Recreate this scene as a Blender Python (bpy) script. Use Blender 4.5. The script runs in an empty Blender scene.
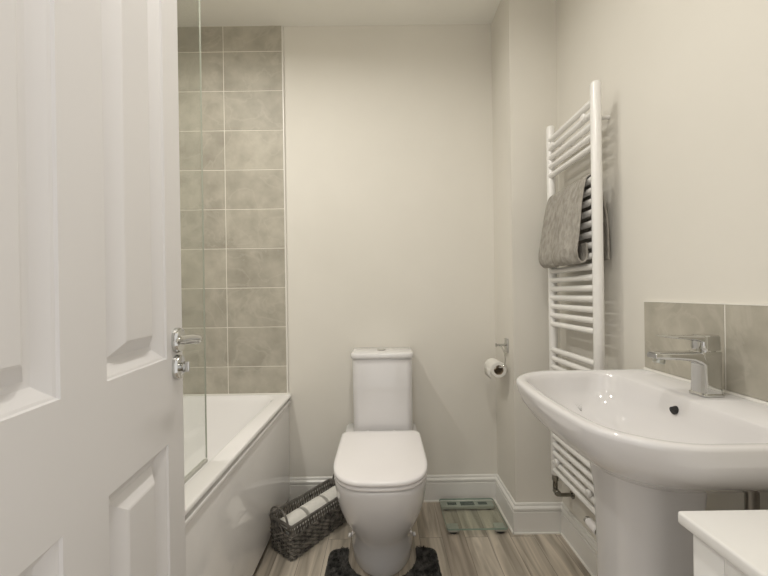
import bpy, bmesh, math, random
from mathutils import Vector, Matrix, noise
random.seed(7)
PI = math.pi
S = bpy.context.scene
C = S.collection

# ---------------------------------------------------------------- camera
EYE = Vector((0, 0, 1.056))
cam = bpy.data.cameras.new('camera')
cam.sensor_width = 36
cam.lens = 359 / 768 * 36
cam.shift_y = (293.55 - 288) / 768
cam.clip_start = 0.01
camo = bpy.data.objects.new('camera', cam)
C.objects.link(camo)
camo.matrix_world = (Matrix.Translation(EYE) @ Matrix.Rotation(-math.radians(.13), 4, 'Z')
                     @ Matrix.Rotation(PI/2 - math.radians(.09), 4, 'X') @ Matrix.Rotation(-math.radians(.84), 4, 'Z'))
S.camera = camo

# ---------------------------------------------------------------- light, world, exposure
W = bpy.data.worlds.new('world')
S.world = W
W.use_nodes = True
W.node_tree.nodes['Background'].inputs[0].default_value = (1, .97, .93, 1)
W.node_tree.nodes['Background'].inputs[1].default_value = .95
S.view_settings.view_transform = 'Standard'
S.view_settings.look = 'None'
S.view_settings.gamma = 1
S.view_settings.exposure = .06
DOWNLIGHTS = [(-.80, 1.08, 7.0), (.02, .98, 3.3), (.05, .40, 4.2), (-.78, .40, 3.2)]
CEIL = 2.416
for i, (x, y, e) in enumerate(DOWNLIGHTS):
    L = bpy.data.lights.new('downlight_lamp', 'AREA')
    L.shape = 'DISK'
    L.size = .075
    L.spread = math.radians(165)
    L.energy = e
    L.color = (1, .965, .90)
    o = bpy.data.objects.new('downlight_lamp', L)
    o.location = (x, y, CEIL - .014)
    C.objects.link(o)

# ---------------------------------------------------------------- materials
def mat(name, col=(.8, .8, .8), rough=.5, metal=0., spec=.5, coat=0.):
    m = bpy.data.materials.new(name)
    m.use_nodes = True
    b = m.node_tree.nodes['Principled BSDF']
    b.inputs['Base Color'].default_value = (*col, 1)
    b.inputs['Roughness'].default_value = rough
    b.inputs['Metallic'].default_value = metal
    b.inputs['Specular IOR Level'].default_value = spec
    b.inputs['Coat Weight'].default_value = coat
    return m

def nd(m, t, **kw):
    n = m.node_tree.nodes.new(t)
    for k, v in kw.items():
        setattr(n, k, v)
    return n

def lk(m, a, b):
    m.node_tree.links.new(a, b)

def bsdf(m):
    return m.node_tree.nodes['Principled BSDF']

def mottle(m, c1, c2, scale, detail=4, bump=0., bscale=None, stretch=None, lo=.35, hi=.65, dist=.01):
    """noise-mottled colour plus optional noise bump, in object coordinates"""
    tc = nd(m, 'ShaderNodeTexCoord')
    mp = nd(m, 'ShaderNodeMapping')
    if stretch:
        mp.inputs['Scale'].default_value = stretch
    lk(m, tc.outputs['Object'], mp.inputs[0])
    n = nd(m, 'ShaderNodeTexNoise')
    n.inputs['Scale'].default_value = scale
    n.inputs['Detail'].default_value = detail
    lk(m, mp.outputs[0], n.inputs['Vector'])
    r = nd(m, 'ShaderNodeValToRGB')
    r.color_ramp.elements[0].position = lo
    r.color_ramp.elements[1].position = hi
    r.color_ramp.elements[0].color = (*c1, 1)
    r.color_ramp.elements[1].color = (*c2, 1)
    lk(m, n.outputs['Fac'], r.inputs[0])
    lk(m, r.outputs[0], bsdf(m).inputs['Base Color'])
    if bump:
        n2 = nd(m, 'ShaderNodeTexNoise')
        n2.inputs['Scale'].default_value = bscale or scale
        n2.inputs['Detail'].default_value = 3
        lk(m, mp.outputs[0], n2.inputs['Vector'])
        b = nd(m, 'ShaderNodeBump')
        b.inputs['Strength'].default_value = bump
        b.inputs['Distance'].default_value = dist
        lk(m, n2.outputs['Fac'], b.inputs['Height'])
        lk(m, b.outputs[0], bsdf(m).inputs['Normal'])
    return r

M = {}
M['wall'] = mat('wall_paint', rough=.75, spec=.25)
mottle(M['wall'], (.76, .732, .67), (.78, .752, .69), 3, bump=.04, bscale=350, dist=.002)
M['ceiling'] = mat('ceiling_paint', (.93, .915, .86), .85, spec=.2)
M['gloss'] = mat('white_gloss_paint', (.80, .785, .75), .3)
M['door'] = mat('white_door_paint', (.80, .785, .785), .38)
M['ceramic'] = mat('white_ceramic', (.765, .75, .75), .07, coat=.3)
M['acrylic'] = mat('white_acrylic', (.92, .905, .895), .03)
M['plastic'] = mat('white_plastic', (.92, .895, .895), .22)
M['rad'] = mat('white_enamel', (.85, .835, .81), .25)
M['cabinet'] = mat('white_cabinet_paint', (.85, .84, .82), .3)
M['chrome'] = mat('chrome', (.60, .60, .585), .08, 1)
M['steel'] = mat('brushed_steel', (.55, .56, .53), .3, 1)
M['dark'] = mat('dark_gap', (.02, .02, .02), .6)
M['rubber'] = mat('black_rubber', (.03, .03, .03), .5)
M['grout'] = mat('pale_grout', (.80, .77, .70), .8)
M['seal'] = mat('white_sealant', (.82, .8, .75), .35)
M['lcd'] = mat('lcd_screen', (.10, .12, .11), .15)
M['paper'] = mat('toilet_paper', rough=.95, spec=.1)
mottle(M['paper'], (.80, .78, .73), (.84, .82, .77), 60, bump=.25, bscale=180, dist=.003)
M['card'] = mat('cardboard', (.33, .26, .18), .9)
M['lens'] = mat('lamp_lens', (.9, .9, .9), .3)
bsdf(M['lens']).inputs['Emission Color'].default_value = (1, .93, .82, 1)
bsdf(M['lens']).inputs['Emission Strength'].default_value = 6

m = M['tile'] = mat('grey_stone_tile', rough=.5, spec=.35)
ramp = mottle(m, (.36, .335, .28), (.53, .50, .425), 12, detail=10, bump=.08, bscale=60, lo=.27, hi=.75, dist=.004)
geo = nd(m, 'ShaderNodeNewGeometry')
mul = nd(m, 'ShaderNodeMath', operation='MULTIPLY_ADD')
mul.inputs[1].default_value = .14
mul.inputs[2].default_value = .93
lk(m, geo.outputs['Random Per Island'], mul.inputs[0])
hsv = nd(m, 'ShaderNodeHueSaturation')
lk(m, mul.outputs[0], hsv.inputs['Value'])
lk(m, ramp.outputs[0], hsv.inputs['Color'])
# pale veins
tcn = nd(m, 'ShaderNodeTexCoord')
vn = nd(m, 'ShaderNodeTexNoise')
vn.inputs['Scale'].default_value = 5
vn.inputs['Detail'].default_value = 7
vn.inputs['Distortion'].default_value = 1.4
lk(m, tcn.outputs['Object'], vn.inputs['Vector'])
vr = nd(m, 'ShaderNodeValToRGB')
vr.color_ramp.elements[0].position = .47
vr.color_ramp.elements[0].color = (0, 0, 0, 1)
e = vr.color_ramp.elements.new(.5)
e.color = (.35, .35, .35, 1)
vr.color_ramp.elements[-1].position = .53
vr.color_ramp.elements[-1].color = (0, 0, 0, 1)
lk(m, vn.outputs['Fac'], vr.inputs[0])
mx = nd(m, 'ShaderNodeMixRGB')
mx.inputs[2].default_value = (.56, .53, .46, 1)
lk(m, vr.outputs[0], mx.inputs[0])
lk(m, hsv.outputs[0], mx.inputs[1])
lk(m, mx.outputs[0], bsdf(m).inputs['Base Color'])

# floor: grey-brown wood-effect planks running away from the doorway
m = M['floor'] = mat('wood_plank_floor', rough=.42)
tc = nd(m, 'ShaderNodeTexCoord')
mp = nd(m, 'ShaderNodeMapping')
mp.inputs['Rotation'].default_value = (0, 0, PI/2)
mp.inputs['Location'].default_value = (.31, .055, 0)
lk(m, tc.outputs['Object'], mp.inputs[0])
br = nd(m, 'ShaderNodeTexBrick', offset=.37, offset_frequency=2)
br.inputs['Color1'].default_value = (.0, .0, .0, 1)
br.inputs['Color2'].default_value = (1, 1, 1, 1)
br.inputs['Mortar'].default_value = (.3, .3, .3, 1)
br.inputs['Scale'].default_value = 1
br.inputs['Mortar Size'].default_value = .0009
br.inputs['Brick Width'].default_value = .9
br.inputs['Row Height'].default_value = .098
lk(m, mp.outputs[0], br.inputs['Vector'])
base = nd(m, 'ShaderNodeValToRGB')
cr = base.color_ramp
cr.elements[0].color = (.40, .35, .295, 1)
cr.elements[1].color = (.58, .525, .45, 1)
e = cr.elements.new(.45)
e.color = (.54, .485, .41, 1)
lk(m, br.outputs['Color'], base.inputs[0])
# grain, shifted from plank to plank
sc = nd(m, 'ShaderNodeVectorMath', operation='MULTIPLY')
sc.inputs[1].default_value = (22, 1.7, 1)
lk(m, tc.outputs['Object'], sc.inputs[0])
ad = nd(m, 'ShaderNodeVectorMath', operation='MULTIPLY_ADD')
ad.inputs[1].default_value = (9, 17, 5)
lk(m, br.outputs['Color'], ad.inputs[0])
lk(m, sc.outputs[0], ad.inputs[2])
gn = nd(m, 'ShaderNodeTexNoise')
gn.inputs['Scale'].default_value = 1.4
gn.inputs['Detail'].default_value = 7
gn.inputs['Distortion'].default_value = .9
lk(m, ad.outputs[0], gn.inputs['Vector'])
gr = nd(m, 'ShaderNodeValToRGB')
gr.color_ramp.elements[0].position = .3
gr.color_ramp.elements[1].position = .72
gr.color_ramp.elements[0].color = (.56, .545, .52, 1)
gr.color_ramp.elements[1].color = (1.28, 1.26, 1.23, 1)
lk(m, gn.outputs['Fac'], gr.inputs[0])
ml = nd(m, 'ShaderNodeMixRGB', blend_type='MULTIPLY')
ml.inputs[0].default_value = 1
lk(m, base.outputs[0], ml.inputs[1])
lk(m, gr.outputs[0], ml.inputs[2])
jm = nd(m, 'ShaderNodeMixRGB')
jm.inputs[2].default_value = (.17, .145, .12, 1)
lk(m, br.outputs['Fac'], jm.inputs[0])
lk(m, ml.outputs[0], jm.inputs[1])
lk(m, jm.outputs[0], bsdf(m).inputs['Base Color'])
bp = nd(m, 'ShaderNodeBump')
bp.inputs['Strength'].default_value = .12
bp.inputs['Distance'].default_value = .002
lk(m, gn.outputs['Fac'], bp.inputs['Height'])
lk(m, bp.outputs[0], bsdf(m).inputs['Normal'])

def thin_glass(name, tint, edge=.0):
    """clear pane: Fresnel mix of see-through and mirror"""
    g = bpy.data.materials.new(name)
    g.use_nodes = True
    nt = g.node_tree
    nt.nodes.remove(nt.nodes['Principled BSDF'])
    out = nt.nodes['Material Output']
    tr = nd(g, 'ShaderNodeBsdfTransparent')
    tr.inputs[0].default_value = (*tint, 1)
    gl = nd(g, 'ShaderNodeBsdfGlossy')
    gl.inputs['Roughness'].default_value = .02
    fr = nd(g, 'ShaderNodeLayerWeight')
    pw = nd(g, 'ShaderNodeMath', operation='POWER')
    pw.inputs[1].default_value = 5
    lk(g, fr.outputs['Facing'], pw.inputs[0])
    ma = nd(g, 'ShaderNodeMath', operation='MULTIPLY_ADD')
    ma.inputs[1].default_value = .9
    ma.inputs[2].default_value = .03
    lk(g, pw.outputs[0], ma.inputs[0])
    mi = nd(g, 'ShaderNodeMixShader')
    lk(g, ma.outputs[0], mi.inputs[0])
    lk(g, tr.outputs[0], mi.inputs[1])
    lk(g, gl.outputs[0], mi.inputs[2])
    lk(g, mi.outputs[0], out.inputs['Surface'])
    return g
M['glass'] = thin_glass('clear_glass', (.965, .975, .96))
M['scale_glass'] = thin_glass('green_tinged_glass', (.94, .962, .945))
M['glass_edge'] = mat('glass_edge', (.50, .52, .46), .2)
M['green_edge'] = mat('green_glass_edge', (.30, .38, .32), .15)

m = M['towel'] = mat('grey_terry_towel', rough=.98, spec=.1)
mottle(m, (.32, .30, .265), (.44, .415, .375), 60, detail=5, bump=.9, bscale=160, dist=.006, stretch=(1, 1.2, .6))
m = M['wicker'] = mat('dark_wicker', rough=.5)
mottle(m, (.045, .041, .036), (.25, .23, .20), 45, detail=4)
m = M['wicker_trim'] = mat('grey_wicker_trim', rough=.55)
mottle(m, (.10, .093, .083), (.20, .185, .165), 45, detail=4)
m = M['mat'] = mat('charcoal_shag', rough=1, spec=.1)
mottle(m, (.035, .034, .032), (.15, .145, .135), 40, detail=5)
M['pad'] = mat('grey_corner_pad', (.52, .53, .48), .35, .4)

# ---------------------------------------------------------------- mesh helpers
def nb():
    return bmesh.new()

def add_box(bm, x0, x1, y0, y1, z0, z1, bev=0., seg=2):
    t = bmesh.new()
    bmesh.ops.create_cube(t, size=1)
    for v in t.verts:
        v.co = Vector(((x0+x1)/2 + v.co.x*(x1-x0), (y0+y1)/2 + v.co.y*(y1-y0), (z0+z1)/2 + v.co.z*(z1-z0)))
    if bev:
        bmesh.ops.bevel(t, geom=t.edges[:], offset=bev, segments=seg, affect='EDGES', profile=.5)
    merge(bm, t)

def merge(bm, t):
    me = bpy.data.meshes.new('tmp')
    t.to_mesh(me)
    t.free()
    bm.from_mesh(me)
    bpy.data.meshes.remove(me)

def add_loft(bm, rings, cap0=True, cap1=True, closed=True):
    vs = [[bm.verts.new(p) for p in r] for r in rings]
    n = len(rings[0])
    for a, b in zip(vs, vs[1:]):
        for i in range(n if closed else n-1):
            j = (i+1) % n
            try:
                bm.faces.new((a[i], a[j], b[j], b[i]))
            except ValueError:
                pass
    if cap0:
        bm.faces.new(vs[0][::-1])
    if cap1:
        bm.faces.new(vs[-1])
    return vs

def add_tube(bm, pts, r, seg=10, closed=False, rs=None, flat=(1, 1)):
    pts = [Vector(p) for p in pts]
    n = len(pts)
    rings = []
    up = None
    for i, p in enumerate(pts):
        if closed:
            t = pts[(i+1) % n] - pts[i-1]
        else:
            t = pts[min(i+1, n-1)] - pts[max(i-1, 0)]
        t.normalize()
        if up is None:
            up = Vector((0, 0, 1)) if abs(t.z) < .9 else Vector((0, 1, 0))
        a = up - t*up.dot(t)
        if a.length < 1e-4:
            a = t.orthogonal()
        a.normalize()
        up = a
        b = t.cross(a)
        rr = rs[i] if rs else r
        rings.append([p + (a*math.cos(q)*flat[0] + b*math.sin(q)*flat[1])*rr for q in [2*PI*k/seg for k in range(seg)]])
    if closed:
        rings.append(rings[0])
        t = bmesh.new()
        vs = [[t.verts.new(p) for p in r_] for r_ in rings[:-1]]
        vs.append(vs[0])
        for a, b in zip(vs, vs[1:]):
            for i in range(seg):
                j = (i+1) % seg
                t.faces.new((a[i], a[j], b[j], b[i]))
        merge(bm, t)
    else:
        add_loft(bm, rings)

def add_cyl(bm, p0, p1, r, seg=20, bev=0.):
    p0, p1 = Vector(p0), Vector(p1)
    d = (p1-p0).normalized()
    if bev:
        add_tube(bm, [p0, p0 + d*.0001, p0+d*bev, p1-d*bev, p1-d*.0001, p1], r, seg, rs=[r-bev, r-bev, r, r, r-bev, r-bev])
    else:
        add_tube(bm, [p0, p1], r, seg)

def smooth_path(pts, n=6):
    """Catmull-Rom through points"""
    P = [Vector(p) for p in pts]
    P = [P[0]*2-P[1]] + P + [P[-1]*2-P[-2]]
    out = []
    for i in range(1, len(P)-2):
        for k in range(n):
            t = k/n
            a, b, c, d = P[i-1], P[i], P[i+1], P[i+2]
            out.append(.5*((2*b) + (c-a)*t + (2*a-5*b+4*c-d)*t*t + (3*b-a-3*c+d)*t**3))
    out.append(P[-2])
    return out

def rrect(x0, x1, y0, y1, radii, z, n=8):
    """rounded rectangle ring; radii for corners (x0y0, x1y0, x1y1, x0y1)"""
    if not isinstance(radii, (tuple, list)):
        radii = [radii]*4
    cs = [(x0, y0, 1, 1, PI), (x1, y0, -1, 1, 1.5*PI), (x1, y1, -1, -1, 0), (x0, y1, 1, -1, .5*PI)]
    out = []
    for (x, y, sx, sy, a0), r in zip(cs, radii):
        r = max(r, 1e-4)
        for k in range(n+1):
            a = a0 + .5*PI*k/n
            out.append(Vector((x+sx*r + r*math.cos(a), y+sy*r + r*math.sin(a), z)))
    return out

def obj(name, bm, m, parent=None, smooth=True, local=False, angle=35, sub=0):
    me = bpy.data.meshes.new(name)
    bmesh.ops.recalc_face_normals(bm, faces=bm.faces[:])
    bm.to_mesh(me)
    bm.free()
    me.materials.append(m if not isinstance(m, str) else M[m])
    o = bpy.data.objects.new(name, me)
    C.objects.link(o)
    if smooth:
        me.shade_smooth()
        try:
            me.set_sharp_from_angle(angle=math.radians(angle))
        except Exception:
            pass
    if sub:
        s = o.modifiers.new('sub', 'SUBSURF')
        s.levels = s.render_levels = sub
    if parent:
        o.parent = parent
        if not local:
            r = parent
            while r.parent:
                r = r.parent
            me.transform(Matrix.Translation(-r.location))
    return o

def tag(o, label, cat, group=None, kind=None):
    o['label'] = label
    o['category'] = cat
    if group:
        o['group'] = group
    if kind:
        o['kind'] = kind
    return o

def thing(name, label, cat, loc=(0, 0, 0), rotz=0, group=None, kind=None):
    o = bpy.data.objects.new(name, None)
    o.empty_display_size = .05
    C.objects.link(o)
    o.location = loc
    o.rotation_euler = (0, 0, rotz)
    return tag(o, label, cat, group, kind)

def struct(name, bm, m, label=None, cat=None, smooth=False):
    o = obj(name, bm, m, smooth=smooth)
    o['kind'] = 'structure'
    if label:
        o['label'] = label
    if cat:
        o['category'] = cat
    return o

# ---------------------------------------------------------------- room shell
BACK, RIGHT, LEFT, FRONT = 1.827, .776, -1.18, .17
BX, BY = .569, 1.576             # boxed-in pipe corner
T = .1
bm = nb(); add_box(bm, LEFT-T, RIGHT+T, -.9, BACK+T, -.08, 0)
struct('floor', bm, 'floor', 'grey brown wood plank floor', 'floor')
bm = nb(); add_box(bm, LEFT-T, RIGHT+T, FRONT-T, BACK+T, CEIL, CEIL+.08)
struct('ceiling', bm, 'ceiling', 'plain off white ceiling', 'ceiling')
bm = nb(); add_box(bm, LEFT-T, RIGHT+T, BACK, BACK+T, 0, CEIL)
struct('wall_back', bm, 'wall', 'plain warm white painted wall behind the toilet', 'wall')
bm = nb(); add_box(bm, LEFT-T, LEFT, FRONT-T, BACK, 0, CEIL)
struct('wall_left', bm, 'wall', 'side wall along the bath behind the open door', 'wall')
bm = nb(); add_box(bm, RIGHT, RIGHT+T, FRONT-T, BACK, 0, CEIL)
struct('wall_right', bm, 'wall', 'warm white painted wall behind basin and towel radiator', 'wall')
DO0, DO1, DOH = -.40, .30, 2.01
bm = nb()
add_box(bm, LEFT, DO0, FRONT-T, FRONT, 0, CEIL)
add_box(bm, DO1, RIGHT, FRONT-T, FRONT, 0, CEIL)
add_box(bm, DO0, DO1, FRONT-T, FRONT, DOH, CEIL)
struct('wall_front', bm, 'wall', 'wall with the doorway the view looks through', 'wall')
bm = nb(); add_box(bm, BX, RIGHT, BY, BACK, 0, CEIL)
struct('wall_corner', bm, 'wall', 'boxed in corner column right of the toilet', 'wall')
bm = nb()
add_box(bm, DO0, DO0+.022, FRONT-T-.005, FRONT+.004, 0, DOH)
add_box(bm, DO1-.022, DO1, FRONT-T-.005, FRONT+.004, 0, DOH)
add_box(bm, DO0+.022, DO1-.022, FRONT-T-.005, FRONT+.004, DOH-.022, DOH)
struct('trim_1', bm, 'gloss', 'white lining of the doorway', 'door frame')

# skirting with a stepped top moulding
def skirt_profile(h=.126, d=.016):
    return [(0, 0), (d, 0), (d, h-.036), (d-.005, h-.033), (d-.005, h-.030), (d+.0005, h-.026), (d+.0005, h-.018),
            (d-.004, h-.014), (d-.009, h-.012), (d-.009, h-.006), (d-.011, h-.002), (d-.013, h), (0, h)]

def skirt(name, p0, p1, n, label, m0=0, m1=0):
    """run from p0 to p1, profile growing along n; m0/m1 = mitre (+1 outside corner, -1 inside)"""
    p0, p1, n = Vector((*p0, 0)), Vector((*p1, 0)), Vector((*n, 0))
    d = (p1-p0).normalized()
    r0 = [p0 + n*a - d*a*m0 + Vector((0, 0, z)) for a, z in skirt_profile()]
    r1 = [p1 + n*a + d*a*m1 + Vector((0, 0, z)) for a, z in skirt_profile()]
    bm = nb()
    add_loft(bm, [r0, r1])
    struct(name, bm, 'gloss', label, 'skirting board')
skirt('baseboard_back', (-.500, BACK), (BX, BACK), (0, -1), 'white skirting board behind the toilet', 0, -1)
skirt('baseboard_column_side', (BX, BACK), (BX, BY), (-1, 0), 'white skirting on the column side beside the glass scale', -1, 1)
skirt('baseboard_column_front', (BX, BY), (RIGHT, BY), (0, -1), 'white skirting across the column front', 1, -1)
skirt('baseboard_right', (RIGHT, BY), (RIGHT, FRONT), (-1, 0), 'white skirting under the radiator and basin', -1, -1)
bm = nb()
add_box(bm, -.50, BX-.016, BACK-.023, BACK-.0155, 0, .005)
add_box(bm, BX-.023, BX-.0155, BY-.022, BACK-.022, 0, .005)
add_box(bm, BX-.022, RIGHT-.02, BY-.023, BY-.0155, 0, .005)
add_box(bm, RIGHT-.023, RIGHT-.0155, FRONT, BY-.016, 0, .005)
struct('trim_2', bm, 'seal', 'thin white sealant line along the skirting', 'sealant')

# ---------------------------------------------------------------- wall tiling round the bath
TE, TT = -.4945, .010            # right edge of tiling, thickness
ZB, ZL = .553, 2.286
zs = [ZB] + sorted(ZL - .199*k for k in range(9)) + [CEIL-.0005]
G = .0019
bm = nb()
xs = [LEFT, -1.0905, -.7905, TE]
for a, b in zip(xs, xs[1:]):
    for c, d in zip(zs, zs[1:]):
        add_box(bm, a+G, b-(G if b != TE else 0), BACK-TT, BACK-.001, c+G, d-G, .0007, 1)
struct('wall_tiling_back', bm, 'tile', 'tall column of grey stone tiles behind the bath end', 'tiles')
bm = nb(); add_box(bm, LEFT, TE, BACK-TT+.0013, BACK, ZB, CEIL)
struct('trim_3', bm, 'grout', 'pale grout of the back tiling', 'grout')
bm = nb()
ys = [FRONT, .33, .63, .93, 1.23, 1.53, BACK-TT]
for a, b in zip(ys, ys[1:]):
    for c, d in zip(zs, zs[1:]):
        add_box(bm, LEFT+.001, LEFT+TT, a+G, b-G, c+G, d-G, .0007, 1)
struct('wall_tiling_left', bm, 'tile', 'grey stone tiles along the bath side', 'tiles')
bm = nb(); add_box(bm, LEFT, LEFT+TT-.0013, FRONT, BACK-TT, ZB, CEIL)
struct('trim_4', bm, 'grout', 'pale grout of the side tiling', 'grout')
bm = nb(); add_box(bm, TE, TE+.007, BACK-TT-.002, BACK, ZB-.01, CEIL-.001, .0012)
struct('trim_5', bm, 'seal', 'white edge trim of the tile column', 'tile trim')

# ---------------------------------------------------------------- door
ang = math.atan2(.119, .993)
HX, HY = -.366, .184             # hinge-side corner of the visible face
DW, DH, DT = .600, 1.985, .035
# local frame: +x runs from hinge to leading edge, y=0 is the visible face, +y into the door
door = thing('door_1', 'white six panel door standing open at the left', 'door', (HX, HY, .006), PI/2 + ang, kind='structure')
XS = [0, .070, .258, .346, .5300, DW]
ZS = [0, .20, .758, .926, 1.66, 1.745, 1.875, DH]
bm = nb()
panels = [(1, 1), (3, 1), (1, 3), (3, 3), (1, 5), (3, 5)]
holes = {(i, j) for i, j in panels}
vg = {}
def gv(x, y, z):
    k = (round(x, 5), round(y, 5), round(z, 5))
    if k not in vg:
        vg[k] = bm.verts.new((x, y, z))
    return vg[k]
for i in range(5):
    for j in range(7):
        x0, x1, z0, z1 = XS[i], XS[i+1], ZS[j], ZS[j+1]
        for side in (0, 1):
            yy = 0 if side == 0 else DT
            sg = 1 if side == 0 else -1
            if (i, j) in holes:
                prof = [(0, 0), (.0015, .0028), (.005, .0040), (.012, .0085), (.021, .0130), (.026, .0138), (.029, .0138), (.050, .0016), (.053, .0008)]
                rings = []
                for ins, dep in prof:
                    rings.append([gv(x0+ins, yy+sg*dep*(1.35 if side == 0 else .9), z0+ins), gv(x1-ins, yy+sg*dep*(1.35 if side == 0 else .9), z0+ins),
                                  gv(x1-ins, yy+sg*dep*(1.35 if side == 0 else .9), z1-ins), gv(x0+ins, yy+sg*dep*(1.35 if side == 0 else .9), z1-ins)])
                for a, b in zip(rings, rings[1:]):
                    for k in range(4):
                        bm.faces.new((a[k], a[(k+1) % 4], b[(k+1) % 4], b[k]))
                bm.faces.new(rings[-1])
            else:
                bm.faces.new((gv(x0, yy, z0), gv(x1, yy, z0), gv(x1, yy, z1), gv(x0, yy, z1)))
for i in range(5):
    for z in (0, DH):
        bm.faces.new((gv(XS[i], 0, z), gv(XS[i+1], 0, z), gv(XS[i+1], DT, z), gv(XS[i], DT, z)))
for j in range(7):
    for x in (0, DW):
        bm.faces.new((gv(x, 0, ZS[j]), gv(x, 0, ZS[j+1]), gv(x, DT, ZS[j+1]), gv(x, DT, ZS[j])))
obj('door_leaf', bm, 'door', door, smooth=True, local=True, angle=13)
hx, hz = DW-.030, .964-.006
def plate(zc, hh, w, y0, y1):
    """upright oval rose"""
    n = 28
    def ring(s, y):
        return [Vector((hx + w*s*math.cos(a), y, zc + (hh-w)*(1 if math.sin(a) >= 0 else -1) + w*s*math.sin(a))) for a in [2*PI*(k+.5)/n for k in range(n)]]
    b = nb()
    add_loft(b, [ring(1, y0), ring(1, y0+(y1-y0)*.6), ring(.9, y1-.001), ring(.6, y1)])
    return b
for side, sg in ((0, -1), (1, 1)):
    y0 = 0 if side == 0 else DT
    h = obj('door_handle', plate(hz, .026, .0205, y0, y0+sg*.010), 'chrome', door, local=True)
    b = nb()
    add_cyl(b, (hx, y0+sg*.006, hz), (hx, y0+sg*.046, hz), .009, 16)
    pts = smooth_path([(hx+.002, y0+sg*.046, hz+.001), (hx-.012, y0+sg*.050, hz+.004), (hx-.040, y0+sg*.050, hz+.009), (hx-.075, y0+sg*.047, hz+.011), (hx-.100, y0+sg*.044, hz+.009)], 6)
    k = len(pts)
    add_tube(b, pts, .01, 14, rs=[.0075]*3 + [.0070]*(k-6) + [.0065, .0055, .003], flat=(1, .75))
    obj('lever', b, 'chrome', h, local=True)
    h = obj('lock_rose', plate(hz-.056, .026, .0205, y0, y0+sg*.009), 'chrome', door, local=True)
    b = nb()
    add_cyl(b, (hx, y0+sg*.008, hz-.056), (hx, y0+sg*.016, hz-.056), .009, 18, .001)
    if side == 0:
        add_box(b, hx-.003, hx+.003, min(y0+sg*.014, y0+sg*.026), max(y0+sg*.014, y0+sg*.026), hz-.056-.011, hz-.056+.011, .0015)
    obj('thumbturn', b, 'chrome', h, local=True)

# ---------------------------------------------------------------- bath
PX = -.474                        # outer edge of rim
bath = thing('bathtub', 'white built in bathtub with glossy side panel along the left', 'bath', (-.83, 1.0, 0))
by0, by1, bx0, bx1 = FRONT+.003, BACK-.003, LEFT+.003, PX
bm = nb()
rz = .551
R = [rrect(bx0+.006, bx1-.006, by0, by1, .004, rz-.015), rrect(bx0, bx1, by0, by1, .004, rz-.012), rrect(bx0, bx1, by0, by1, .004, rz-.005),
     rrect(bx0+.002, bx1-.002, by0+.002, by1-.002, .005, rz-.001), rrect(bx0+.006, bx1-.006, by0+.006, by1-.006, .008, rz)]
ins = [(.058, .0, .07, 0), (.064, .0, .08, -.001), (.070, .004, .09, -.007), (.076, .010, .10, -.03), (.095, .05, .12, -.15), (.11, .10, .13, -.27), (.13, .15, .14, -.34), (.17, .21, .14, -.375), (.22, .30, .12, -.385)]
for a, e_, r_, dz in ins:
    R.append(rrect(bx0+a, bx1-a, by0+.075+e_*.5, by1-.026-e_*1.3, r_, rz+dz))
add_loft(bm, R, cap0=False)
obj('bath_shell', bm, 'acrylic', bath, angle=50)
bm = nb()
add_box(bm, PX-.027, PX-.012, by0+.002, by1-.002, .04, .506, .003, 3)
obj('side_panel', bm, 'acrylic', bath)
bm = nb()
add_box(bm, PX-.020, PX-.003, by0+.002, by1-.004, .506, .520, .003, 3)
obj('panel_top_strip', bm, 'acrylic', bath)
bm = nb()
add_box(bm, PX-.045, PX-.030, by0+.003, by1-.003, 0, .045)
obj('plinth', bm, 'dark', bath)
bm = nb()
add_box(bm, PX-.030, PX-.016, by0+.003, by1-.004, .520, rz-.010)
obj('rim_recess', bm, 'acrylic', bath)
bm = nb()
add_cyl(bm, (-.83, .62, .1755), (-.83, .62, .182), .032, 24, .002)
obj('bath_waste', bm, 'chrome', bath)
bm = nb()
add_box(bm, LEFT+TT, PX-.003, BACK-TT-.006, BACK-.004, .549, .558, .003, 2)
struct('trim_6', bm, 'seal', 'white sealant strip between bath and tiles', 'sealant')

# shower screen on the bath rim
SX = -.545
scr = thing('shower_screen', 'clear glass shower screen standing on the bath edge behind the door', 'shower screen', (SX, .64, .551))
bm = nb(); add_box(bm, SX-.002, SX+.002, .205, 1.092, .562, 2.03)
obj('glass_pane', bm, 'glass', scr, smooth=False)
bm = nb(); add_box(bm, SX-.002, SX+.002, 1.0922, 1.0940, .562, 2.03)
obj('pane_edge', bm, 'glass_edge', scr, smooth=False)
bm = nb(); add_box(bm, SX-.006, SX+.006, .205, 1.090, .5515, .562, .002)
obj('bottom_seal', bm, mat('grey_seal', (.55, .54, .50), .4), scr)
bm = nb(); add_box(bm, SX-.014, SX+.014, FRONT, .207, .553, 2.03, .003)
obj('wall_channel', bm, 'chrome', scr)

# ---------------------------------------------------------------- toilet
TX = -.019
toilet = thing('toilet', 'white close coupled toilet with closed lid against the back wall', 'toilet', (TX, 1.5, 0))
def dring(half, front, rear, z, nf=3.0, n=44, rr=.03):
    """D outline: superellipse front half, straight sides, rounded rear"""
    yc = front + min(.20, (rear-front)*.45)
    out = []
    for k in range(n+1):
        a = PI + PI*k/n
        ca, sa = math.cos(a), math.sin(a)
        x = half*math.copysign(abs(ca)**(2/nf), ca)
        y = (yc-front)*math.copysign(abs(sa)**(2/nf), sa)
        out.append(Vector((TX+x, yc+y, z)))
    for k in range(1, 5):
        out.append(Vector((TX+half, yc+(rear-rr-yc)*k/4, z)))
    for k in range(1, 6):
        a = .5*PI*k/5
        out.append(Vector((TX+half-rr+rr*math.cos(a), rear-rr+rr*math.sin(a), z)))
    for k in range(0, 6):
        a = .5*PI + .5*PI*k/5
        out.append(Vector((TX-half+rr+rr*math.cos(a), rear-rr+rr*math.sin(a), z)))
    for k in range(1, 4):
        out.append(Vector((TX-half, rear-rr-(rear-rr-yc)*k/4, z)))
    return out
bm = nb()
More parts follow.
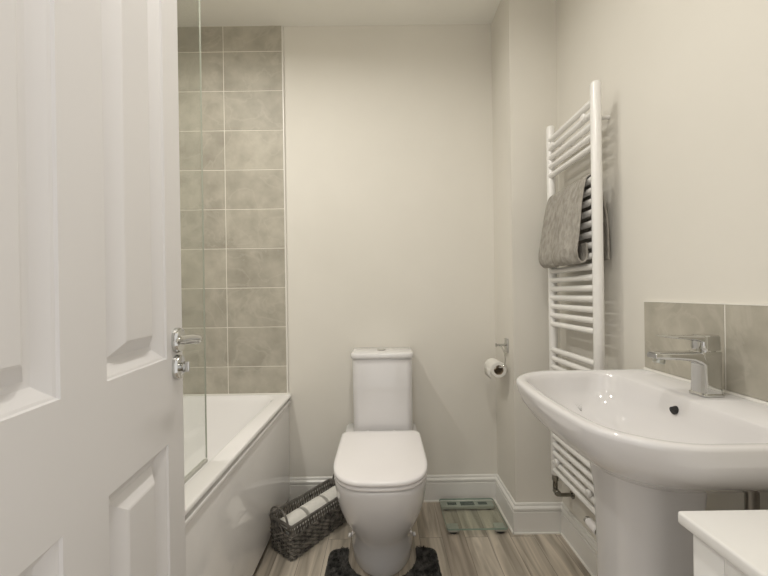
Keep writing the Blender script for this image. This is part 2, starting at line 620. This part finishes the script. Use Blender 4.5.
RB = BACK - .006
prof = [(0, .124, 1.330, 2.0), (.004, .127, 1.327, 2.0), (.05, .129, 1.322, 2.0), (.095, .131, 1.316, 2.05), (.125, .134, 1.305, 2.1), (.15, .138, 1.290, 2.1), (.185, .146, 1.263, 2.2),
        (.23, .156, 1.235, 2.3), (.28, .164, 1.206, 2.4), (.33, .169, 1.190, 2.55), (.375, .172, 1.181, 2.7), (.392, .172, 1.180, 2.7), (.397, .170, 1.182, 2.7), (.399, .167, 1.187, 2.7)]
add_loft(bm, [dring(h_, f_, RB, z_, nf_) for z_, h_, f_, nf_ in prof])
obj('bowl', bm, 'ceramic', toilet, angle=60)
bm = nb()
LR = 1.612
add_loft(bm, [dring(.164, 1.187, LR, .4000, 2.9), dring(.171, 1.179, LR, .402, 2.9), dring(.1725, 1.177, LR, .408, 2.9), dring(.171, 1.179, LR, .4135, 2.9), dring(.165, 1.186, LR, .4150, 2.9)])
obj('seat', bm, 'plastic', toilet, angle=60)
bm = nb()
LR = 1.616
add_loft(bm, [dring(.163, 1.188, LR, .4165, 3.0), dring(.172, 1.176, LR, .4185, 3.0), dring(.1735, 1.173, LR, .424, 3.0), dring(.173, 1.174, LR, .431, 3.0), dring(.1705, 1.178, LR, .435, 3.0),
              dring(.160, 1.190, LR-.006, .4375, 2.9), dring(.120, 1.245, LR-.04, .4400, 2.8), dring(.05, 1.36, LR-.10, .4410, 2.6)])
obj('seat_lid', bm, 'plastic', toilet, angle=60)
bm = nb()
def cring(hw, y0, y1, z, r):
    ring = rrect(TX+.010-hw, TX+.010+hw, y0, y1, (r, r, .01, .01), z, 8)
    for p in ring:                                  # bowed front
        f = max(0, 1-(abs(p.x-TX-.008)/hw)**2)
        p.y -= .010*f*max(0, 1-(p.y-y0)/.08)
    return ring
add_loft(bm, [cring(.1375, 1.655, RB, .399, .030), cring(.138, 1.655, RB, .42, .030), cring(.139, 1.650, RB, .60, .030), cring(.1395, 1.645, RB, .750, .030), cring(.1385, 1.647, RB, .7545, .030)])
obj('cistern', bm, 'ceramic', toilet, angle=60)
bm = nb()
add_loft(bm, [cring(.139, 1.645, RB, .755, .030), cring(.1445, 1.638, RB, .757, .033), cring(.1455, 1.636, RB, .763, .033), cring(.1455, 1.636, RB, .772, .033), cring(.143, 1.639, RB, .779, .033), cring(.137, 1.647, RB-.006, .782, .030)])
cl = obj('cistern_lid', bm, 'ceramic', toilet, angle=60)
bm = nb()
add_cyl(bm, (TX+.007, 1.725, .780), (TX+.007, 1.725, .7855), .022, 24, .0015)
obj('flush_button', bm, 'chrome', cl)
for s in (-1, 1):
    bm = nb()
    add_cyl(bm, (TX+s*.060, 1.626, .399), (TX+s*.060, 1.626, .430), .010, 14, .002)
    obj('lid_hinge', bm, 'plastic', toilet)
    bm = nb()
    add_cyl(bm, (TX+s*.126, 1.462, .072), (TX+s*.1365, 1.462, .072), .0085, 14, .002)
    obj('bolt_cap', bm, 'plastic', toilet)

# ---------------------------------------------------------------- basin on pedestal
BYC, BZ = .796, .820
bas = thing('pedestal_basin', 'large white basin on a pedestal against the right wall', 'basin', (.60, BYC, 0))
def bring(x0, hw, r, z, bow=.0, x1=RIGHT-.002, rb=.012):
    """basin plan: front at low x, bowed and with big round corners"""
    ring = rrect(x0, x1, BYC-hw, BYC+hw, (r, rb, rb, r), z, 14)
    for p in ring:
        t = 1-((p.y-BYC)/hw)**2
        p.x -= bow*max(0, t)*max(0, 1-(p.x-x0)/.2)
    return ring
def dense(ring, k=3):
    out = []
    n = len(ring)
    for i, p in enumerate(ring):
        q = ring[(i+1) % n]
        out.append(p)
        if (q-p).length > .03:
            m_ = 8
            for j in range(1, m_):
                out.append(p.lerp(q, j/m_))
        else:
            pass
    return out
def bring2(x0, hw, r, z, bow=.0, x1=RIGHT-.002, rb=.012):
    n = 14
    ring = rrect(x0, x1, BYC-hw, BYC+hw, (r, rb, rb, r), z, n)
    m_ = n+1
    out = []
    for c in range(4):
        seg = ring[c*m_:(c+1)*m_]
        out += seg
        a, b = seg[-1], ring[((c+1) % 4)*m_]
        for j in range(1, 10):
            out.append(a.lerp(b, j/10))
    for p in out:
        t = 1-((p.y-BYC)/hw)**2
        p.x -= bow*max(0, t)*max(0, 1-(p.x-x0)/.2)
        p.z = z
    return out
bm = nb()
ds = .002
SH = .019
def bring3(x0, *a):
    return bring2(x0+SH, *a)
R = [bring3(.520, .100, .05, .684, .01, .64, .03), bring3(.485, .130, .07, .686, .015, .70, .03), bring3(.440, .150, .09, .686, .02, .745, .02), bring3(.402, .200, .105, .718, .024),
     bring3(.377, .236, .11, .742, .026), bring3(.362, .256, .115, .766, .027), bring3(.354, .2665, .118, .790, .028), bring3(.3505, .2695, .12, .808, .028), bring3(.3505, .2700, .12, .814, .028),
     bring3(.353, .268, .12, .8185, .028), bring3(.358, .263, .115, .8200, .027), bring3(.366, .255, .11, .8198, .026),
     bring3(.372, .249, .106, .8180, .025, .655, .060), bring3(.377, .245, .103, .813, .025, .6525, .06), bring3(.384, .240, .10, .800, .024, .649, .062),
     bring3(.397, .230, .098, .770, .022, .642, .066), bring3(.415, .212, .095, .740, .018, .628, .07), bring3(.440, .180, .085, .715, .012, .604, .07), bring3(.475, .125, .06, .703, .006, .590, .045), bring3(.505, .05, .02, .700, 0, .580, .02)]
add_loft(bm, R)
obj('basin_bowl', bm, 'ceramic', bas, angle=75)
bm = nb()
def pring(x0, hw, z, x1=.635):
    ring = rrect(x0, x1, BYC-hw, BYC+hw, (.055, .012, .012, .055), z, 10)
    for p in ring:
        p.x -= .018*max(0, 1-((p.y-BYC)/hw)**2)*max(0, 1-(p.x-x0)/.1)
    return ring
add_loft(bm, [pring(.490, .100, 0), pring(.490, .100, .01), pring(.498, .092, .06), pring(.504, .086, .20), pring(.504, .086, .45), pring(.500, .090, .60), pring(.492, .098, .668), pring(.488, .104, .692)])
obj('pedestal', bm, 'ceramic', bas, angle=60)
bm = nb()
add_cyl(bm, (.639, BYC+.000, .785), (.651, BYC+.000, .7875), .0085, 20)
obj('overflow_hole', bm, 'dark', bas)
bm = nb()
add_cyl(bm, (.553, BYC, .697), (.553, BYC, .7025), .030, 24, .002)
obj('basin_waste', bm, 'chrome', bas)
bm = nb()
add_tube(bm, [(.705, .69, .02), (.705, .69, .72)], .011, 12)
obj('water_pipe', bm, mat('dull_pipe', (.30, .28, .25), .35, .9), bas)
bm = nb()
add_tube(bm, [(RIGHT-.006, BYC-.262, BZ+.0015), (RIGHT-.006, BYC+.262, BZ+.0015)], .005, 8)
obj('sealant_bead', bm, 'seal', bas)

# tap
tx = .715
tap = thing('mixer_tap', 'chrome single lever mixer tap on the basin back edge', 'tap', (tx, BYC, BZ))
bm = nb()
z0 = BZ - .0003
add_loft(bm, [rrect(tx-.025, tx+.025, BYC-.023, BYC+.023, .010, z0), rrect(tx-.025, tx+.025, BYC-.023, BYC+.023, .010, z0+.004), rrect(tx-.0225, tx+.0225, BYC-.0205, BYC+.0205, .009, z0+.007),
              rrect(tx-.0215, tx+.0215, BYC-.020, BYC+.020, .009, z0+.03), rrect(tx-.022, tx+.022, BYC-.020, BYC+.020, .009, z0+.072), rrect(tx-.026, tx+.022, BYC-.0205, BYC+.0205, .008, z0+.088), rrect(tx-.026, tx+.022, BYC-.0205, BYC+.0205, .008, z0+.096), rrect(tx-.025, tx+.021, BYC-.0195, BYC+.0195, .008, z0+.0975)])
obj('tap_body', bm, 'chrome', tap)
bm = nb()
def sring(x, zc, hh, w):
    r_ = min(hh*.8, .007)
    q = rrect(-w, w, -hh, hh, r_, 0, 5)
    return [Vector((x, BYC+p.x, zc+p.y)) for p in q]
zt = z0 + .0965
add_loft(bm, [sring(tx+.012, zt-.012, .0120, .0200), sring(tx-.015, zt-.0165, .0165, .0200), sring(tx-.026, zt-.0125, .0125, .0195), sring(tx-.040, zt-.0098, .0098, .0190), sring(tx-.070, zt-.0085, .0085, .0182), sring(tx-.100, zt-.0078, .0078, .0172), sring(tx-.118, zt-.0072, .0068, .0160), sring(tx-.121, zt-.0075, .0050, .0140)])
obj('spout', bm, 'chrome', tap)
bm = nb()
add_cyl(bm, (tx-.103, BYC, zt-.013), (tx-.106, BYC, zt-.025), .0115, 20, .0015)
obj('aerator', bm, 'steel', tap)
bm = nb()
add_cyl(bm, (tx, BYC, zt), (tx, BYC, zt+.005), .017, 24)
add_loft(bm, [rrect(tx-.022, tx+.022, BYC-.020, BYC+.020, .012, zt+.004), rrect(tx-.023, tx+.022, BYC-.0205, BYC+.0205, .012, zt+.008), rrect(tx-.023, tx+.021, BYC-.020, BYC+.020, .012, zt+.034), rrect(tx-.020, tx+.019, BYC-.018, BYC+.018, .010, zt+.0365)])
def lring(x, zc, hh, w):
    q = rrect(-w, w, -hh, hh, hh*.7, 0, 4)
    return [Vector((x, BYC+p.x, zc+p.y)) for p in q]
add_loft(bm, [lring(tx+.010, zt+.028, .0075, .0185), lring(tx-.020, zt+.0285, .0070, .0185), lring(tx-.035, zt+.031, .0042, .0175), lring(tx-.070, zt+.033, .0028, .0155), lring(tx-.098, zt+.035, .0022, .0135), lring(tx-.101, zt+.0352, .0014, .0120)])
obj('tap_lever', bm, 'chrome', tap)

# splashback
spl = thing('tiled_splashback', 'row of grey stone tiles on the wall above the basin', 'splashback', (RIGHT, BYC, .826))
for a, b in ((.8075, 1.055), (.559, .8045)):
    bm = nb(); add_box(bm, RIGHT-.009, RIGHT-.0005, a, b, .827, 1.019, .0008, 1)
    obj('tile', bm, 'tile', spl, smooth=False)
bm = nb()
add_box(bm, RIGHT-.0078, RIGHT, .8045, .8075, .827, 1.019)
add_box(bm, RIGHT-.0095, RIGHT, .557, 1.0565, 1.0188, 1.0215)
obj('grout', bm, 'seal', spl, smooth=False)

# ---------------------------------------------------------------- towel radiator
RX, RY0, RY1, RZ0, RZ1 = .703, 1.172, 1.488, .290, 1.737
rad = thing('towel_radiator', 'tall white ladder towel radiator on the right wall', 'radiator', (RX, 1.33, RZ0))
for y in (RY0, RY1):
    bm = nb()
    r_ = .0165
    pts = [(RX, y, RZ0), (RX, y, RZ0+.002), (RX, y, RZ0+.008), (RX, y, RZ1-.010), (RX, y, RZ1-.003), (RX, y, RZ1)]
    add_tube(bm, pts, r_, 22, rs=[.010, .0135, r_, r_, .0135, .008])
    obj('upright', bm, 'rad', rad)
barz = [1.528+.0368*k for k in range(5)] + [.918+.0360*k for k in range(15)] + [.812-.0355*k for k in range(15)]
for z in barz:
    bm = nb()
    add_tube(bm, [(RX-.004, RY0, z), (RX-.004, RY1, z)], .0110, 14)
    obj('bar', bm, 'rad', rad)
for y, z in ((RY0+.045, 1.640), (RY1-.045, 1.640), (RY0+.045, .365), (RY1-.045, .365)):
    bm = nb()
    add_cyl(bm, (RX-.022, y, z), (RX-.009, y, z), .013, 18, .003)
    add_cyl(bm, (RX-.010, y, z), (RIGHT-.0005, y, z), .0065, 12)
    obj('wall_bracket', bm, 'rad', rad)
# lockshield valve with tail pipe under the far upright, thermostatic valve under the near one
bm = nb()
add_cyl(bm, (RX, RY1, RZ0-.022), (RX, RY1, RZ0), .0125, 6)
add_cyl(bm, (RX, RY1, RZ0-.070), (RX, RY1, RZ0-.020), .0095, 16)
add_cyl(bm, (RX, RY1, RZ0-.062), (RX-.002, RY1-.030, RZ0-.062), .012, 16, .002)
add_tube(bm, smooth_path([(RX, RY1, RZ0-.062), (RX+.004, RY1, RZ0-.078), (RX+.02, RY1, RZ0-.083), (RIGHT-.0005, RY1, RZ0-.083)], 5), .0075, 12)
add_cyl(bm, (RIGHT-.005, RY1, RZ0-.083), (RIGHT-.0005, RY1, RZ0-.083), .016, 18)
obj('valve', bm, mat('dark_chrome', (.27, .26, .23), .2, 1), rad)
bm = nb()
add_cyl(bm, (RX, RY0, RZ0-.024), (RX, RY0, RZ0), .0125, 6)
add_cyl(bm, (RX, RY0, RZ0-.045), (RX, RY0, RZ0-.020), .010, 16)
add_cyl(bm, (RX, RY0-.012, RZ0-.038), (RX, RY0+.020, RZ0-.038), .0115, 18, .002)
add_cyl(bm, (RX, RY0, RZ0-.038), (RIGHT-.0005, RY0, RZ0-.038), .0075, 12)
v2 = obj('valve', bm, mat('dark_chrome_valve', (.27, .26, .23), .2, 1), rad)
bm = nb()
add_cyl(bm, (RX, RY0+.018, RZ0-.038), (RX, RY0+.072, RZ0-.038), .0155, 22, .003)
th = obj('thermostat_head', bm, 'plastic', v2)
bm = nb()
add_cyl(bm, (RX, RY0+.0715, RZ0-.038), (RX, RY0+.084, RZ0-.038), .013, 18, .002)
obj('valve_cap', bm, 'chrome', rad)

# towel over the radiator bars: cross-section swept along the radiator
prof = smooth_path([(.754, 1.155), (.754, 1.20), (.752, 1.28), (.740, 1.36), (.722, 1.418), (.7085, 1.4405), (.693, 1.4395), (.680, 1.425), (.668, 1.38), (.657, 1.31), (.648, 1.24), (.642, 1.195),
                    (.646, 1.166), (.658, 1.150), (.672, 1.152), (.6795, 1.172), (.679, 1.215)], 7)
ny = 44
ty0, ty1 = 1.194, 1.462
bm = nb()
rings = []
for i, p in enumerate(prof):
    t = i/(len(prof)-1)
    row = []
    front = max(0, min(1, (t-.42)/.3))
    for j in range(ny+1):
        s = j/ny
        y = ty0 + (ty1-ty0)*s + .004*noise.noise(Vector((3, t*7, s)))
        y += front*(s-.5)*.022*math.sin(PI*min(1, t*1.1))
        dx = front*(.0012*math.sin(s*46) + .006*math.sin(s*11+t*2) + .007*noise.noise(Vector((s*5, t*3, 1))))
        if t > .78:
            dx *= .35
        dx -= front*.012*math.sin(PI*s)*(1 if t < .85 else .5)
        z = p.y + front*.004*noise.noise(Vector((s*4, t*2, 9)))
        row.append(Vector((p.x + min(dx, .002), y, z)))
    rings.append(row)
add_loft(bm, rings, False, False, closed=False)
tw = obj('towel', bm, 'towel')
so = tw.modifiers.new('thick', 'SOLIDIFY'); so.thickness = .006; so.offset = 0
ss = tw.modifiers.new('sub', 'SUBSURF'); ss.levels = ss.render_levels = 1
tag(tw, 'grey terry towel folded over the bars of the white towel radiator', 'towel')

# ---------------------------------------------------------------- toilet roll and its holder on the column side
rxc, rzc = .517, .700
hold = thing('toilet_roll_holder', 'chrome toilet roll holder on the column side', 'toilet roll holder', (BX, 1.655, .81))
bm = nb(); add_box(bm, BX-.007, BX, 1.636, 1.676, .774, .838, .002)
obj('wall_plate', bm, 'chrome', hold)
bm = nb()
add_cyl(bm, (BX-.005, 1.656, .808), (BX-.050, 1.656, .808), .0055, 14, .001)
add_cyl(bm, (BX-.048, 1.656, .808), (BX-.054, 1.656, .808), .0085, 14, .001)
obj('post', bm, 'chrome', hold)
bm = nb()
pts = smooth_path([(BX-.034, 1.656, .806), (BX-.030, 1.640, .797), (BX-.026, 1.615, .778), (BX-.026, 1.606, .750), (BX-.034, 1.602, .722), (rxc, 1.603, .7160), (rxc, 1.62, .7160), (rxc, 1.735, .7160)], 6)
add_tube(bm, pts, .0035, 10)
obj('arm', bm, 'chrome', hold)

def roll(name, label, group, loc, axis, r=.052, ln=.10, core=.0205, rz=0):
    """toilet roll about its own y axis"""
    o = bpy.data.objects.new(name, None)
    C.objects.link(o)
    o.location = loc
    o.rotation_euler = (0, 0, rz)
    tag(o, label, 'toilet roll', group)
    n = 36
    def ring(rr, y, wob=0):
        return [Vector((rr*math.cos(a), y, rr*math.sin(a))) for a in [2*PI*k/n for k in range(n)]]
    h = ln/2
    b = nb()
    add_loft(b, [ring(core+.0012, -h), ring(r-.003, -h), ring(r, -h+.003), ring(r, h-.003), ring(r-.003, h), ring(core+.0012, h), ring(core+.0012, -h)], False, False)
    obj('paper', b, 'paper', o, local=True)
    b = nb()
    add_loft(b, [ring(core, -h+.001), ring(core+.0012, -h+.001), ring(core+.0012, h-.001), ring(core, h-.001), ring(core, -h+.001)], False, False)
    obj('core', b, 'card', o, local=True)
    return o
rl = roll('toilet_roll', 'part used toilet roll hanging on the chrome wall holder', None, (rxc, 1.670, rzc), 'y', r=.037)
bm = nb()
add_loft(bm, [[(rxc-.0374+dx, yy, rzc + dz) for yy in (1.622, 1.718)] for dx, dz in ((.0003, .004), (0, -.010), (.001, -.026), (.003, -.040))], False, False, closed=False)
lt = obj('loose_sheet', bm, 'paper', rl, smooth=True)
sl = lt.modifiers.new('thick', 'SOLIDIFY'); sl.thickness = .0006

# ---------------------------------------------------------------- wicker basket with toilet rolls
bang = math.atan2(.286, .219)     # direction of the long side
u = Vector((math.cos(bang), math.sin(bang), 0)); w = Vector((-math.sin(bang), math.cos(bang), 0))
BL, BWD, BH = .350, .142, .146
near = Vector((-.374, 1.408, 0))  # near right bottom corner
cen = near + u*(BL/2) + w*(BWD/2)
bk = thing('wicker_basket', 'dark grey wicker basket of toilet rolls between bath and toilet', 'basket', cen, bang)
# local: x along length, y across
def loop(z, grow, step=.0):
    hx_, hy_ = BL/2-.006+grow, BWD/2-.006+grow
    ring = rrect(-hx_, hx_, -hy_, hy_, .010, z, 4)
    per = []
    n = len(ring)
    for i in range(n):
        a, b = ring[i], ring[(i+1) % n]
        k = max(1, int(round((b-a).length/.0072)))
        for j in range(k):
            per.append(a.lerp(b, j/k))
    return per
def flare(z):
    return .006*z/BH
bm = nb()
rows = 12
zr = [.005 + .0083*i for i in range(rows)]
for i, z in enumerate(zr):
    base_ = loop(z, flare(z))
    n = len(base_)
    out = []
    for k, p in enumerate(base_):
        q = base_[(k+1) % n]; pr = base_[k-1]
        t = (q-pr).normalized()
        nrm = Vector((t.y, -t.x, 0))
        ph = PI*(k//1)/2 + (PI if i % 2 else 0)
        out.append(p + nrm*.0028*math.sin(ph) + Vector((0, 0, random.uniform(-.0006, .0006))))
    add_tube(bm, out, .0041, 6, closed=True)
obj('woven_body', bm, 'wicker', bk, local=True)
bm = nb()
st = loop(0, 0)
n = len(st)
for k in range(0, n, 2):
    a, b = loop(.095, flare(.095))[k], loop(.136, flare(.136))[k]
    c_ = loop(.136, flare(.136))[(k+2) % n]
    add_tube(bm, [a, a.lerp(b, .5), b], .0027, 6)
    add_tube(bm, [a, a.lerp(c_, .5), c_], .0022, 5)
for z in (.1185,):
    add_tube(bm, loop(z, flare(z)), .0026, 6, closed=True)
obj('open_weave_band', bm, 'wicker', bk, local=True)
bm = nb()
for z, g, r_ in ((.136, .0, .0042), (.1415, .001, .0048)):
    add_tube(bm, loop(z, flare(z)+g), r_, 8, closed=True)
obj('rim', bm, 'wicker_trim', bk, local=True)
bm = nb()
li = [Vector((p.x*.965, p.y*.93, 0)) for p in rrect(-BL/2+.008, BL/2-.008, -BWD/2+.008, BWD/2-.008, .014, 0, 4)]
add_loft(bm, [[p+Vector((0, 0, .004)) for p in li], [p+Vector((0, 0, .094)) for p in li]], True, False)
obj('inside', bm, 'wicker', bk, local=True)
for s in (-1, 1):
    bm = nb()
    xh = s*(BL/2+.003)
    pts = smooth_path([(xh, -.056, .128), (xh+s*.002, -.056, .150), (xh+s*.004, -.040, .182), (xh+s*.004, 0, .197), (xh+s*.004, .040, .182), (xh+s*.002, .056, .150), (xh, .056, .128)], 6)
    add_tube(bm, pts, .0042, 8)
    obj('handle', bm, 'wicker_trim', bk, local=True)
for k, (d_, lab) in enumerate(((-.113, 'white toilet roll in the basket, at the end by the bath'), (0, 'white toilet roll in the middle of the wicker basket'), (.113, 'white toilet roll in the basket, at the end behind the toilet'))):
    p = cen + u*d_
    roll('toilet_roll', lab, 'toilet rolls in the wicker basket', (p.x, p.y, .0815), 'u', r=.0545, ln=.098, rz=bang-PI/2)

# ---------------------------------------------------------------- glass bathroom scale
def unp(px, py, z):
    s, c = math.sin(math.radians(.84)), math.cos(math.radians(.84))
    a, b = px-384, py-293.55
    uu, vv = a*c - b*s, a*s + b*c
    Y = (EYE.z - z)*359/vv
    return Vector((uu*Y/359, Y, z))
sz = .030
c00 = Vector((.232, 1.494, 0)); c10 = Vector((.497, 1.494, 0))
sx0, sx1, sy0, sy1 = .262, .528, 1.553, 1.781
scl = thing('bathroom_scale', 'square clear glass bathroom scale on the floor in the corner', 'bathroom scale', ((sx0+sx1)/2, (sy0+sy1)/2, 0), math.radians(0))
bm = nb()
add_loft(bm, [rrect(sx0, sx1, sy0, sy1, .012, sz-.0072), rrect(sx0, sx1, sy0, sy1, .012, sz)])
obj('glass_platform', bm, 'scale_glass', scl, smooth=False)
bm = nb()
o_ = rrect(sx0-.0006, sx1+.0006, sy0-.0006, sy1+.0006, .0125, 0); i_ = rrect(sx0+.0007, sx1-.0007, sy0+.0007, sy1-.0007, .0115, 0)
add_loft(bm, [[p+Vector((0, 0, sz-.0070)) for p in o_], [p+Vector((0, 0, sz-.0003)) for p in o_], [p+Vector((0, 0, sz-.0003)) for p in i_], [p+Vector((0, 0, sz-.0070)) for p in i_], [p+Vector((0, 0, sz-.0070)) for p in o_]], False, False)
obj('glass_edge', bm, 'green_edge', scl)
bm = nb(); add_box(bm, sx0+.006, sx1-.006, sy1-.052, sy1-.006, sz-.024, sz-.0078, .003)
dp = obj('display_housing', bm, 'pad', scl)
bm = nb(); add_box(bm, (sx0+sx1)/2-.034, (sx0+sx1)/2+.034, sy1-.046, sy1-.014, sz-.010, sz-.0074, .0005)
obj('display', bm, 'lcd', dp)
for dx in (-.075, .075):
    bm = nb(); add_box(bm, (sx0+sx1)/2+dx-.022, (sx0+sx1)/2+dx+.022, sy1-.041, sy1-.018, sz-.010, sz-.0074, .0005)
    obj('contact_window', bm, 'lcd', dp)
for x in (sx0+.030, sx1-.030):
    bm = nb(); add_box(bm, x-.024, x+.024, sy0+.006, sy0+.050, sz-.020, sz-.0074, .002)
    obj('corner_pad', bm, 'pad', scl)
for x in (sx0+.030, sx1-.030):
    for y in (sy0+.028, sy1-.028):
        bm = nb(); add_cyl(bm, (x, y, 0), (x, y, sz-.019), .021, 20, .002)
        obj('foot', bm, 'rubber', scl)

# ---------------------------------------------------------------- pedestal mat
mx0, mx1, my0, my1 = -.232, .200, 1.00, 1.474
mroot = thing('pedestal_mat', 'dark charcoal shaggy mat around the toilet foot', 'bath mat', (TX, 1.2, 0))
def inmat(x, y, g=0.):
    r = .06
    cx = min(max(x, mx0+r), mx1-r); cy = min(max(y, my0+r), my1-r)
    if math.hypot(x-cx, y-cy) > r:
        return False
    hw = .136 + g
    yc = 1.44
    if abs(x-TX) < hw and (y > yc or math.hypot(x-TX, y-yc) < hw):
        return False
    return True
bm = nb()
outl = []
r = .06
def arc(cx, cy, r, a0, a1, n=10):
    return [Vector((cx+r*math.cos(a0+(a1-a0)*k/n), cy+r*math.sin(a0+(a1-a0)*k/n), 0)) for k in range(n+1)]
hw = .136
outl += arc(mx0+r, my0+r, r, PI, 1.5*PI) + arc(mx1-r, my0+r, r, 1.5*PI, 2*PI) + arc(mx1-.03, my1-.03, .03, 0, .5*PI)
outl += [Vector((TX+hw, my1, 0))] + arc(TX, 1.44, hw, 0, -PI, 24) + [Vector((TX-hw, my1, 0))]
outl += arc(mx0+.03, my1-.03, .03, .5*PI, PI)
lo_ = [bm.verts.new(p) for p in outl]
f = bm.faces.new(lo_)
ex = bmesh.ops.extrude_face_region(bm, geom=[f])
for v in ex['geom']:
    if isinstance(v, bmesh.types.BMVert):
        v.co.z = .007
bmesh.ops.triangulate(bm, faces=[q for q in bm.faces if len(q.verts) > 4])
obj('backing', bm, 'mat', mroot, smooth=False)
bm = nb()
rnd = random.Random(3)
cnt = 0
while cnt < 9000:
    x, y = rnd.uniform(mx0, mx1), rnd.uniform(my0, my1)
    if y < 1.28 and rnd.random() < .6:
        continue
    if not inmat(x, y, .004):
        continue
    cnt += 1
    a = rnd.uniform(0, 2*PI); l = rnd.uniform(.005, .011); h_ = rnd.uniform(.012, .020)
    tip = Vector((x+l*math.cos(a), y+l*math.sin(a), h_))
    if not inmat(tip.x, tip.y, .001):
        tip = Vector((x, y, h_))
    w_ = .0022
    b0 = [bm.verts.new((x+w_*math.cos(q), y+w_*math.sin(q), .006)) for q in (a, a+2.1, a+4.2)]
    b1 = [bm.verts.new(((x*2+tip.x)/3+w_*math.cos(q), (y*2+tip.y)/3+w_*math.sin(q), h_*.75)) for q in (a, a+2.1, a+4.2)]
    tv = bm.verts.new(tip)
    for i in range(3):
        j = (i+1) % 3
        bm.faces.new((b0[i], b0[j], b1[j], b1[i]))
        bm.faces.new((b1[i], b1[j], tv))
pl = obj('pile', bm, 'mat', mroot, smooth=False)
pl['kind'] = 'stuff'

# ---------------------------------------------------------------- small white cabinet in the near right corner
kx0, kx1, ky0, ky1, kz = .409, RIGHT-.003, .185, .505, .744
cab = thing('bathroom_cabinet', 'small white cabinet in the near right corner beside the basin', 'cabinet', ((kx0+kx1)/2, (ky0+ky1)/2, 0))
bm = nb()
add_box(bm, kx0+.024, kx1-.004, ky0+.004, ky1-.014, .0, kz-.018, .002)
obj('carcass', bm, 'cabinet', cab)
bm = nb()
add_box(bm, kx0, kx1, ky0, ky1, kz-.018, kz, .004, 3)
obj('top', bm, 'cabinet', cab)
bm = nb()
dx0, dx1 = kx0+.008, kx0+.0238
ya, yb, za, zb_ = ky0+.007, ky1-.017, .06, kz-.021
fw = .045
add_box(bm, dx0, dx1, ya, ya+fw, za, zb_, .0015)
add_box(bm, dx0, dx1, yb-fw, yb, za, zb_, .0015)
add_box(bm, dx0, dx1, ya+fw, yb-fw, za, za+fw, .0015)
add_box(bm, dx0, dx1, ya+fw, yb-fw, zb_-fw, zb_, .0015)
add_box(bm, dx0+.007, dx1-.001, ya+fw-.002, yb-fw+.002, za+fw-.002, zb_-fw+.002)
dr = obj('cabinet_door', bm, 'cabinet', cab)
bm = nb()
add_cyl(bm, (dx0-.016, ya+.022, .50), (dx0+.001, ya+.022, .50), .009, 16, .002)
obj('knob', bm, 'chrome', dr)

# ---------------------------------------------------------------- ceiling downlights (above the picture)
for (x, y, e_), lab in zip(DOWNLIGHTS, ('ceiling downlight over the far half of the bath', 'ceiling downlight before the column', 'ceiling downlight near the basin', 'ceiling downlight over the near half of the bath')):
    d_ = thing('downlight', lab, 'ceiling light', (x, y, CEIL), group='ceiling downlights')
    bm = nb()
    n = 32
    def cr_(r_, z_):
        return [Vector((x+r_*math.cos(2*PI*k/n), y+r_*math.sin(2*PI*k/n), z_)) for k in range(n)]
    add_loft(bm, [cr_(.045, CEIL), cr_(.045, CEIL-.004), cr_(.041, CEIL-.008), cr_(.036, CEIL-.008), cr_(.034, CEIL-.002)], False, False)
    obj('bezel', bm, 'chrome', d_)
    bm = nb()
    add_loft(bm, [cr_(.034, CEIL-.003), cr_(.034, CEIL-.0015)])
    obj('lens', bm, 'lens', d_)
